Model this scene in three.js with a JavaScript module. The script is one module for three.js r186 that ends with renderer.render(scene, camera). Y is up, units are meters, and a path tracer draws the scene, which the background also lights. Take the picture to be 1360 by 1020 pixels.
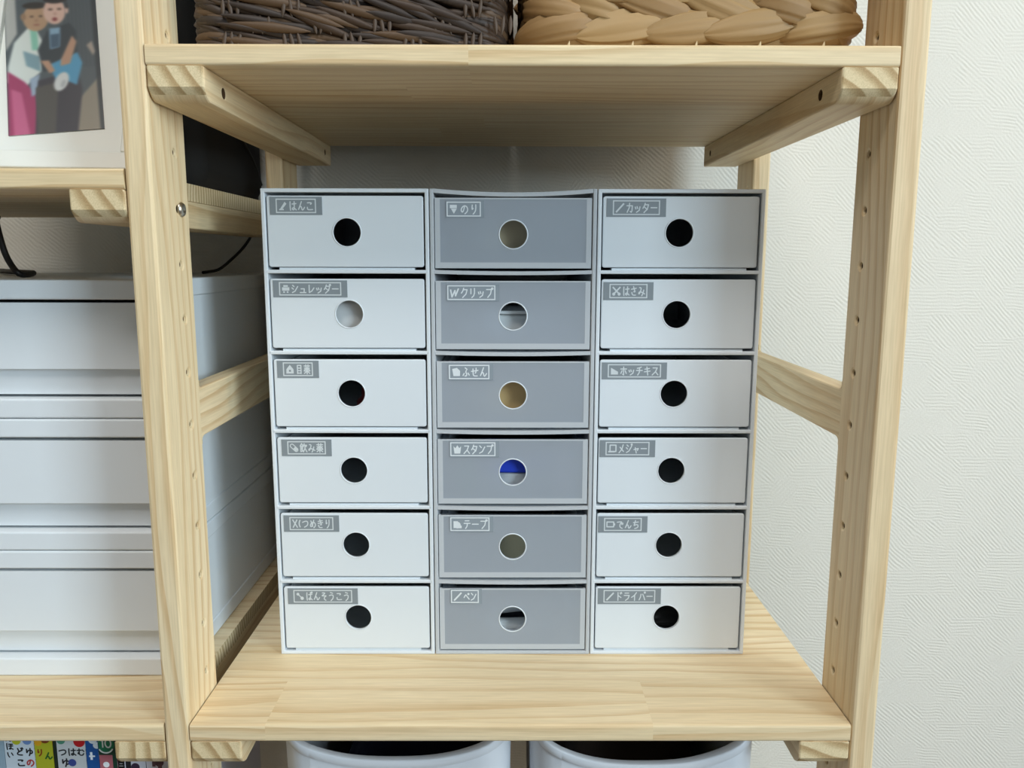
import * as THREE from 'three';
import { RoundedBoxGeometry } from 'three/addons/geometries/RoundedBoxGeometry.js';
import { mergeGeometries } from 'three/addons/utils/BufferGeometryUtils.js';
import { RectAreaLightUniformsLib } from 'three/addons/lights/RectAreaLightUniformsLib.js';

// ---------------------------------------------------------------- camera, sky, light, exposure
const scene = new THREE.Scene();
const camera = new THREE.PerspectiveCamera(2 * Math.atan(510 / 1055) * 180 / Math.PI, 4 / 3, 0.02, 30);
camera.rotation.order = 'YXZ';
camera.position.set(-0.00243, 0.27859, 0.52988);
camera.rotation.set(-0.15607, -0.0034, 0.0019);
scene.add(camera);
const renderer = new THREE.WebGLRenderer({ antialias: true });
renderer.toneMapping = THREE.LinearToneMapping;
renderer.toneMappingExposure = 0.735;
renderer.shadowMap.enabled = true;
RectAreaLightUniformsLib.init();
scene.background = new THREE.Color().setRGB(0.5, 0.6, 0.7);
const FLOOR = -0.85, CEIL = 1.75, BACK = -0.275, LEFT = -1.9, RIGHT = 2.1, FRONT = 2.7;
// daylight: two windows in the right-hand wall (the nearer one veiled and neutral, the farther one open to the blue sky) and a ceiling lamp
const WIN_1 = { z: 0.62, y: 0.85, w: 0.75, h: 1.3 }, WIN_2 = { z: 2.05, y: 0.95, w: 1.15, h: 1.3 };
function areaLight(name, rgb, nits, w, h, pos, target) { const l = new THREE.RectAreaLight(new THREE.Color().setRGB(...rgb), nits, w, h); l.name = name; l.position.set(...pos); l.lookAt(...target); scene.add(l); }
areaLight('daylight_near_window', [1.0, 0.94, 0.85], 6.5, WIN_1.w, WIN_1.h, [RIGHT - 0.03, WIN_1.y, WIN_1.z], [0, WIN_1.y, WIN_1.z]);
areaLight('daylight_far_window', [0.69, 0.87, 1.0], 25, WIN_2.w, WIN_2.h, [RIGHT - 0.03, WIN_2.y, WIN_2.z], [0, WIN_2.y, WIN_2.z]);
const LAMP = { x: -0.1, z: 1.0, r: 0.26 };
areaLight('ceiling_lamp_light', [1.0, 0.98, 0.955], 34, LAMP.r * 1.77, LAMP.r * 1.77, [LAMP.x, CEIL - 0.085, LAMP.z], [LAMP.x + 0.0001, 0, LAMP.z]);

// ---------------------------------------------------------------- helpers
let seed = 7;
const rnd = () => { seed = (seed * 1664525 + 1013904223) >>> 0; return seed / 4294967296; };
const rr = (a, b) => a + (b - a) * rnd();
const used = new Map();
const numbered = (n) => { const k = used.get(n) || 0; used.set(n, k + 1); return k ? n + '_' + String(k).padStart(3, '0') : n; };
const shadow = (m) => { m.castShadow = true; m.receiveShadow = true; return m; };
function thing(name, label, category, pos = [0, 0, 0], group, kind) {
  const g = new THREE.Group(); g.name = numbered(name); g.position.set(...pos);
  g.userData = { label }; if (category) g.userData.category = category; if (group) g.userData.group = group; if (kind) g.userData.kind = kind;
  scene.add(g); return g;
}
// a part whose geometry is written in world coordinates, hung under an unrotated thing or part
function part(name, geo, mat, parent, label) {
  const m = shadow(new THREE.Mesh(geo, mat)); m.name = name;
  let o = parent, p = new THREE.Vector3(); while (o && o !== scene) { p.add(o.position); o = o.parent; }
  m.position.copy(p).negate(); if (label) m.userData.label = label;
  parent.add(m); return m;
}
// a part whose geometry is written in the parent's own frame
function lpart(name, geo, mat, parent, label) {
  const m = shadow(new THREE.Mesh(geo, mat)); m.name = name; if (label) m.userData.label = label; parent.add(m); return m;
}
// box from min to max corner
function bx(x0, x1, y0, y1, z0, z1, r = 0, seg = 1) {
  const w = x1 - x0, h = y1 - y0, d = z1 - z0;
  const g = r > 0 ? new RoundedBoxGeometry(w, h, d, seg, Math.min(r, w / 2.01, h / 2.01, d / 2.01)) : new THREE.BoxGeometry(w, h, d);
  g.translate((x0 + x1) / 2, (y0 + y1) / 2, (z0 + z1) / 2); return g;
}
function merge(list) { return mergeGeometries(list.map((g) => { const n = g.index ? g.toNonIndexed() : g; for (const k of Object.keys(n.attributes)) if (!['position', 'normal', 'uv'].includes(k)) n.deleteAttribute(k); return n; })); }
const C = (r, g, b) => new THREE.Color().setRGB(r / 255, g / 255, b / 255, THREE.SRGBColorSpace);

// periodic value noise
function makeNoise(sd) {
  let s = sd >>> 0; const T = new Float32Array(65536);
  for (let i = 0; i < T.length; i++) { s = (s * 1664525 + 1013904223) >>> 0; T[i] = s / 4294967296; }
  return (x, y, px, py) => {
    const ix = Math.floor(x), iy = Math.floor(y), fx = x - ix, fy = y - iy, sx = fx * fx * (3 - 2 * fx), sy = fy * fy * (3 - 2 * fy);
    const w = (a, p) => ((a % p) + p) % p, h = (a, b) => T[(w(a, px) * 311 + w(b, py) * 57 + 13) & 65535];
    const a = h(ix, iy), b = h(ix + 1, iy), c = h(ix, iy + 1), d = h(ix + 1, iy + 1);
    return a + (b - a) * sx + (c - a) * sy + (a - b - c + d) * sx * sy;
  };
}
function dataTex(W, H, fn, srgb = true, noMip) {
  const d = new Uint8Array(W * H * 4);
  for (let y = 0; y < H; y++) for (let x = 0; x < W; x++) { const c = fn(x / W, y / H), i = (y * W + x) * 4; d[i] = c[0]; d[i + 1] = c[1]; d[i + 2] = c[2]; d[i + 3] = 255; }
  const t = new THREE.DataTexture(d, W, H); t.wrapS = t.wrapT = THREE.RepeatWrapping; t.magFilter = THREE.LinearFilter; t.minFilter = THREE.LinearMipmapLinearFilter; t.generateMipmaps = true;
  if (srgb) t.colorSpace = THREE.SRGBColorSpace; t.needsUpdate = true; return t;
}
const sm = (a, b, x) => { const t = Math.min(1, Math.max(0, (x - a) / (b - a))); return t * t * (3 - 2 * t); };

// ---------------------------------------------------------------- pine
const N1 = makeNoise(11), N2 = makeNoise(23), N3 = makeNoise(37);
const GU = 0.62, GV = 0.16;                     // metres covered by the long-grain texture
const pineTex = dataTex(1024, 512, (u, v) => {
  const warp = 3.4 * N1(u * 2, v * 3, 2, 3) + 1.1 * N2(u * 5, v * 8, 5, 8) + 0.25 * N3(u * 14, v * 22, 14, 22);
  const ph = v * 13 + warp, t = ph - Math.floor(ph);
  const late = sm(0.45, 0.93, t) * (1 - sm(0.95, 1.0, t));
  const amp = 0.35 + 0.65 * N2(u * 3 + 5, v * 15, 3, 15);
  const fib = N3(u * 26, v * 330, 26, 330) - 0.5, fib2 = N1(u * 70, v * 200, 70, 200) - 0.5;
  const patch = N2(u * 3, v * 5 + 2, 3, 5) - 0.5;
  const k = late * amp * 0.52;
  const a = [229, 208, 170], b = [192, 152, 102];
  return a.map((c, i) => Math.max(0, Math.min(255, c + (b[i] - c) * k + fib * 15 + fib2 * 7 + patch * [10, 13, 18][i])));
});
const endTex = dataTex(256, 256, (u, v) => {
  const w = 0.2 * N1(u * 2, v * 2, 2, 2) + 0.02 * N2(u * 16, v * 16, 16, 16);
  const ph = (u * 2 + v * 3) + w * 1.4, t = ph - Math.floor(ph);
  const late = sm(0.3, 0.85, t) * (1 - sm(0.9, 1.0, t));
  const f = (N3(u * 90, v * 90, 90, 90) - 0.5) * 22;
  return [222, 203, 164].map((c, i) => Math.max(0, Math.min(255, c + ([160, 128, 84][i] - c) * late * 0.7 + f)));
});
const pines = [[1, 1, 1], [0.97, 0.945, 0.9], [1.0, 0.985, 0.95], [0.95, 0.91, 0.86]].map((c) => [
  new THREE.MeshStandardMaterial({ map: pineTex, color: new THREE.Color().setRGB(...c), roughness: 0.55 }),
  new THREE.MeshStandardMaterial({ map: endTex, color: new THREE.Color().setRGB(...c), roughness: 0.75 }),
  new THREE.MeshStandardMaterial({ color: C(92, 66, 40), roughness: 0.9 })]);    // long grain, end grain, drilled holes
// grain runs along `axis` (0 x, 1 y, 2 z); faces across it show the end grain
function grain(geo, axis, endScale = 0.05, holes = null) {
  const g = geo.index ? geo.toNonIndexed() : geo; g.clearGroups();
  const p = g.attributes.position, nrm = g.attributes.normal, n = p.count, ou = rnd(), ov = rnd(), oe = rnd();
  const longT = [], endT = [], holeT = [], inHole = (i) => holes.some(([z, y, r]) => Math.abs(Math.hypot(p.getZ(i) - z, p.getY(i) - y) - r) < 0.0004);
  for (let t = 0; t < n; t += 3) {
    const e1 = new THREE.Vector3().fromBufferAttribute(p, t + 1).sub(new THREE.Vector3().fromBufferAttribute(p, t));
    const e2 = new THREE.Vector3().fromBufferAttribute(p, t + 2).sub(new THREE.Vector3().fromBufferAttribute(p, t));
    const f = e1.cross(e2), a = [Math.abs(f.x), Math.abs(f.y), Math.abs(f.z)];
    const dom = a[0] > a[1] && a[0] > a[2] ? 0 : a[1] > a[2] ? 1 : 2;
    (holes && dom !== 0 && inHole(t) && inHole(t + 1) && inHole(t + 2) ? holeT : dom === axis ? endT : longT).push([t, dom]);
  }
  const order = [...longT, ...endT, ...holeT], P = new Float32Array(n * 3), Q = new Float32Array(n * 3), U = new Float32Array(n * 2);
  order.forEach(([t, dom], i) => {
    for (let k = 0; k < 3; k++) {
      const s = t + k, d = i * 3 + k, q = [p.getX(s), p.getY(s), p.getZ(s)];
      P.set(q, d * 3); Q.set([nrm.getX(s), nrm.getY(s), nrm.getZ(s)], d * 3);
      if (dom === axis) { const o = [0, 1, 2].filter((c) => c !== axis); const th = endScale < 0.02 ? -0.588 + (oe - 0.5) * 0.5 : (oe - 0.35) * 2.4, c = Math.cos(th), sn = Math.sin(th), e0 = q[o[0]] / endScale, e1 = q[o[1]] / endScale; U.set([e0 * c - e1 * sn + oe, e0 * sn + e1 * c + ov], d * 2); }
      else { const o = 3 - axis - dom; U.set([q[axis] / GU + ou, (q[o] + (dom > o ? 0 : q[dom] * 0)) / GV + ov + dom * 0.31], d * 2); }
    }
  });
  const r = new THREE.BufferGeometry();
  r.setAttribute('position', new THREE.BufferAttribute(P, 3)); r.setAttribute('normal', new THREE.BufferAttribute(Q, 3)); r.setAttribute('uv', new THREE.BufferAttribute(U, 2));
  r.addGroup(0, longT.length * 3, 0); r.addGroup(longT.length * 3, endT.length * 3, 1); if (holeT.length) r.addGroup((longT.length + endT.length) * 3, holeT.length * 3, 2);
  return r;
}
// profile in (z, y) extruded along x from x0 to x1
function zyExtrude(shape, x0, x1, bevel = 0, curveSegments = 8) {
  const o = { depth: x1 - x0 - 2 * bevel, bevelEnabled: bevel > 0, bevelSize: bevel, bevelThickness: bevel, bevelOffset: -bevel, bevelSegments: 2, curveSegments };
  const g = new THREE.ExtrudeGeometry(shape, o);          // shape x = z, shape y = y, depth -> -x after turning
  g.rotateY(-Math.PI / 2);                                // (x,y,z) -> (-z, y, x)
  g.translate(x1 - bevel, 0, 0); return g;
}
const circ = (x, y, r) => { const h = new THREE.Path(); h.absarc(x, y, r, 0, Math.PI * 2, true); return h; };

// ---------------------------------------------------------------- the room
const plainWall = new THREE.MeshStandardMaterial({ color: C(150, 149, 147), roughness: 0.9 });
const paperBump = (() => {
  const W = 1024, cells = [], G = 12; let s = 99; const r0 = () => { s = (s * 1664525 + 1013904223) >>> 0; return s / 4294967296; };
  for (let i = 0; i < G * G; i++) cells.push([(i % G + 0.15 + 0.7 * r0()) / G, (Math.floor(i / G) + 0.15 + 0.7 * r0()) / G, r0()]);
  const A = [[64, 62], [54, 66], [0, 86], [62, -60], [8, 92]];
  return dataTex(W, W, (u, v) => {
    const acc = [0, 0, 0, 0, 0]; let sum = 0; const cu = Math.floor(u * G), cv = Math.floor(v * G), ju = u + 0.012 * (N1(u * 40, v * 40, 40, 40) - 0.5), jv = v + 0.012 * (N2(u * 40, v * 40, 40, 40) - 0.5);
    for (let dy = -1; dy <= 1; dy++) for (let dx = -1; dx <= 1; dx++) {
      const c = cells[((cv + dy + G) % G) * G + ((cu + dx + G) % G)];
      let ax = Math.abs(ju - c[0]), ay = Math.abs(jv - c[1]); ax = Math.min(ax, 1 - ax); ay = Math.min(ay, 1 - ay);
      const wgt = Math.exp(-((Math.max(ax, ay * 1.3) * G) ** 2) * 9), i = c[2] < 0.5 ? 0 : c[2] < 0.62 ? 1 : c[2] < 0.82 ? 2 : c[2] < 0.88 ? 3 : 4; acc[i] += wgt; sum += wgt;
    }
    let wave = 0; for (let i = 0; i < 5; i++) if (acc[i] > 0) { const a = A[i]; wave += acc[i] / sum * Math.sin(2 * Math.PI * (a[0] * u + a[1] * v) + 2.2 * N1(u * 36, v * 36, 36, 36)); }
    const th = N2(u * 200, v * 500, 200, 500) * 0.5 + N3(u * 500, v * 200, 500, 200) * 0.4;
    const h = 0.5 + 0.4 * wave * (0.25 + 0.95 * N2(u * 44, v * 44, 44, 44)) + (th - 0.45) * 0.6, q = Math.max(0, Math.min(255, h * 255));
    return [q, q, q];
  }, false);
})();
paperBump.repeat.set(1 / 0.3, 1 / 0.3);
const paper = new THREE.MeshStandardMaterial({ color: C(229, 225, 214), roughness: 0.88, bumpMap: paperBump, bumpScale: 0.0003 });
function uvMetres(g, a, b) { const p = g.attributes.position, u = g.attributes.uv; for (let i = 0; i < p.count; i++) { const q = [p.getX(i), p.getY(i), p.getZ(i)]; u.setXY(i, q[a], q[b]); } return g; }
function struct(name, geo, mat, label, category) { const m = shadow(new THREE.Mesh(geo, mat)); m.name = name; m.userData = { kind: 'structure', label, category }; scene.add(m); return m; }
struct('wall_back', uvMetres(bx(LEFT - 0.1, RIGHT + 0.1, FLOOR - 0.1, CEIL + 0.1, BACK - 0.1, BACK), 0, 1), paper, 'off-white woven-texture wallpapered wall behind the pine rack', 'wall');
struct('wall_left', bx(LEFT - 0.1, LEFT, FLOOR, CEIL, BACK, FRONT), plainWall, 'plain off-white wall of the room, left of the rack', 'wall');
{ const gs = [], ya = FLOOR, a = WIN_1, b = WIN_2, seg = (y0, y1, z0, z1) => gs.push(bx(RIGHT, RIGHT + 0.1, y0, y1, z0, z1)); let z = BACK;
  for (const w of [a, b]) { const z0 = w.z - w.w / 2, z1 = w.z + w.w / 2; seg(ya, CEIL, z, z0); seg(ya, w.y - w.h / 2, z0, z1); seg(w.y + w.h / 2, CEIL, z0, z1); z = z1; }
  seg(ya, CEIL, z, FRONT);
  struct('wall_right', merge(gs), plainWall, 'wall with the two daylit windows', 'wall'); }
struct('wall_front', bx(LEFT - 0.1, RIGHT + 0.1, FLOOR, CEIL, FRONT, FRONT + 0.1), plainWall, 'plain wall facing the rack', 'wall');
struct('ceiling', bx(LEFT - 0.1, RIGHT + 0.1, CEIL, CEIL + 0.1, BACK, FRONT + 0.1), plainWall, 'plain white ceiling above the room', 'ceiling');
struct('floor', bx(LEFT - 0.1, RIGHT + 0.1, FLOOR - 0.1, FLOOR, BACK, FRONT + 0.1), new THREE.MeshStandardMaterial({ color: C(96, 74, 54), roughness: 0.5 }), 'light brown floor under the pine rack', 'floor');
const frameMat = new THREE.MeshStandardMaterial({ color: C(210, 210, 208), roughness: 0.4 });
const pane = new THREE.MeshPhysicalMaterial({ color: 0xffffff, transmission: 1, thickness: 0, roughness: 0, ior: 1.45 });
function windowUnit(name, label, along, w, place) {
  const g = thing(name, label, 'window', place, null, 'structure');
  const a = w.w / 2, b = w.h / 2, t = 0.04, f = [[-a, a, -b, -b + t], [-a, a, b - t, b], [-a, -a + t, -b + t, b - t], [a - t, a, -b + t, b - t], [-t / 2, t / 2, -b + t, b - t]];
  lpart('frame', merge(f.map(([p, q, r, s]) => along === 'z' ? bx(-0.02, 0.02, r, s, p, q) : bx(p, q, r, s, -0.02, 0.02))), frameMat, g);
  for (const s of [-1, 1]) { const p = s < 0 ? -a + t : t / 2, q = s < 0 ? -t / 2 : a - t; lpart('pane', along === 'z' ? bx(-0.001, 0.001, -b + t, b - t, p, q) : bx(p, q, -b + t, b - t, -0.001, 0.001), pane, g); }
}
windowUnit('window_1', 'narrow two-pane window near the rack', 'z', WIN_1, [RIGHT + 0.05, WIN_1.y, WIN_1.z]);
windowUnit('window_2', 'wide two-pane window farther from the rack', 'z', WIN_2, [RIGHT + 0.05, WIN_2.y, WIN_2.z]);
{ const g = thing('ceiling_lamp', 'round flat ceiling lamp in front of the rack', 'lamp', [LAMP.x, CEIL, LAMP.z]);
  lpart('base', new THREE.CylinderGeometry(LAMP.r * 0.9, LAMP.r * 0.9, 0.02, 40).translate(0, -0.01, 0), frameMat, g);
  lpart('diffuser', new THREE.LatheGeometry([[0, -0.075], [0.15, -0.073], [0.22, -0.062], [LAMP.r, -0.035], [LAMP.r, -0.02], [0, -0.02]].map((q) => new THREE.Vector2(...q)), 48), new THREE.MeshStandardMaterial({ color: 0xffffff, emissive: 0xfff6e8, emissiveIntensity: 1.2, roughness: 0.6 }), g); }

// ---------------------------------------------------------------- pine rack: ladder frames and shelf boards
const ZF = 0.0872, ZB = -0.2166, POST = 0.049, TH = 0.0145, HOLE0 = 0.3391, HSTEP = 0.0321;
const steel = new THREE.MeshStandardMaterial({ color: C(190, 184, 170), roughness: 0.3, metalness: 1 });
function ladder(x0, label, boltSide, pm) {
  const x1 = x0 + TH, g = thing('ladder_frame', label, 'rack frame', [(x0 + x1) / 2, FLOOR, (ZF + ZB) / 2], 'pine ladder frames of the rack');
  const TOP = 1.05, rail = (y0, y1) => {
    const s = new THREE.Shape(), a = ZB + POST, b = ZF - POST, f = 0.006;
    s.moveTo(a, y0 - f); s.quadraticCurveTo(a, y0, a + f, y0); s.lineTo(b - f, y0); s.quadraticCurveTo(b, y0, b, y0 - f);
    s.lineTo(b, y1 + f); s.quadraticCurveTo(b, y1, b - f, y1); s.lineTo(a + f, y1); s.quadraticCurveTo(a, y1, a, y1 + f); s.closePath(); return s;
  };
  for (const [z0, z1, hz] of [[ZF - POST, ZF, ZF - 0.033], [ZB, ZB + POST, ZB + 0.033]]) {
    const s = new THREE.Shape(); s.moveTo(z0, FLOOR); s.lineTo(z1, FLOOR); s.lineTo(z1, TOP); s.lineTo(z0, TOP); s.closePath(); const hs = [];
    for (let k = -20; k < 36; k++) { const y = HOLE0 - k * HSTEP; if (y < 0.98 && y > FLOOR + 0.1) { s.holes.push(circ(hz, y, 0.0019)); hs.push([hz, y, 0.0019]); } }
    part('post', grain(zyExtrude(s, x0, x1, 0.0017, 8), 1, 0.05, hs), pm, g);
  }
  for (const y of [0.1672, -0.46, 0.78]) part('rail', grain(zyExtrude(rail(y, y + 0.0312), x0 + 0.0004, x1 - 0.0004, 0.0012, 8), 2), pines[1], g);
  if (boltSide) {
    const pr = [[0, 0.0012], [0.0016, 0.0012], [0.0019, 0.0022], [0.0036, 0.0016], [0.0044, 0.0004], [0.0046, -0.002], [0, -0.002]].map((q) => new THREE.Vector2(...q)), b = new THREE.LatheGeometry(pr, 20);
    b.rotateZ(-Math.PI / 2); b.translate(x1, HOLE0 - HSTEP, 0.0505); part('bolt', b, steel, g, 'round silver bolt head');
  }
}
const LX = -0.1962, RX = 0.2057;
ladder(LX - TH, 'pine ladder frame with a silver bolt, between the drawer cases and the small-drawer units', true, pines[2]);
ladder(RX, 'pine ladder frame standing against the bare textured wallpaper', false, pines[3]);
ladder(LX - TH - 0.4045 - TH, 'pine ladder frame at the far end of the photo-frame bay', false, pines[0]);

const ST = 0.0112;
function shelf(x0, x1, yTop, label, group, splits, cleatMat = 0, back = true) {
  const g = thing('shelf_board', label, 'shelf', [(x0 + x1) / 2, yTop - ST, (ZF + ZB) / 2], group);
  const rows = 6, dz = (ZF - ZB) / rows;
  for (let i = 0; i < rows; i++) {
    const z1 = ZF - i * dz, z0 = z1 - dz;
    const cut = i === 0 && splits ? splits : rnd() < 0.75 ? [rr(x0 + 0.06, x1 - 0.06)] : [];
    const xs = [x0, ...cut, x1];
    for (let k = 0; k < xs.length - 1; k++) {
      let geo;
      if (i === 0) {
        const r = 0.0022, s = new THREE.Shape(), a = yTop - ST, b = yTop;
        s.moveTo(z0, a); s.lineTo(z1 - r, a); s.quadraticCurveTo(z1, a, z1, a + r); s.lineTo(z1, b - r); s.quadraticCurveTo(z1, b, z1 - r, b); s.lineTo(z0, b); s.closePath();
        geo = zyExtrude(s, xs[k], xs[k + 1], 0, 5);
      } else geo = bx(xs[k], xs[k + 1], yTop - ST, yTop, z0, z1);
      const m = i === 0 && splits ? pines[k % 2 ? 2 : 1] : pines[Math.floor(rnd() * 3.99) % 3];
      part('plank', grain(geo, 0, 0.016), m, g);
    }
  }
  for (const s of [0, 1]) {                                // the two cleats under the board
    const a = s ? x1 - 0.0305 : x0, b = s ? x1 : x0 + 0.0305, yt = yTop - ST, h = 0.0176, sh = new THREE.Shape();
    sh.moveTo(ZB, yt - h); sh.lineTo(ZF - 0.0085, yt - h); sh.quadraticCurveTo(ZF - 0.0035, yt - h + 0.001, ZF - 0.0002, yt - 0.0108); sh.lineTo(ZF - 0.0002, yt); sh.lineTo(ZB, yt); sh.closePath();
    const hs = [[ZF - 0.03, yt - 0.0085, 0.0028], [ZB + 0.022, yt - 0.0085, 0.0022]]; for (const h of hs) sh.holes.push(circ(...h));
    part('cleat', grain(zyExtrude(sh, a, b, 0.0011, 8), 2, 0.034, hs), pines[(s + cleatMat) % 2 ? 1 : 2], g);
  }
  return g;
}
const CX0 = LX + 0.0007, CX1 = RX - 0.0007, BX1 = LX - TH - 0.0007, BX0 = BX1 - 0.4031;
shelf(CX0, CX1, 0.3909, 'pine shelf board holding the two woven baskets', 'pine shelf boards', [-0.0244]);
shelf(CX0, CX1, 0, 'pine shelf board carrying the three small-drawer units', 'pine shelf boards', [-0.15, 0.085], 1);
shelf(BX0, BX1, 0.3267, 'pine shelf board under the photo frame', 'pine shelf boards', [-0.33]);
shelf(BX0, BX1, 0, 'pine shelf board under the stacked plastic drawer cases', 'pine shelf boards', [-0.42], 1);
const LOW = -0.265;
shelf(CX0, CX1, LOW, 'pine shelf board under the two white bins', 'pine shelf boards', null);
shelf(BX0, BX1, LOW, 'pine shelf board under the row of books', 'pine shelf boards', null);

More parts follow.
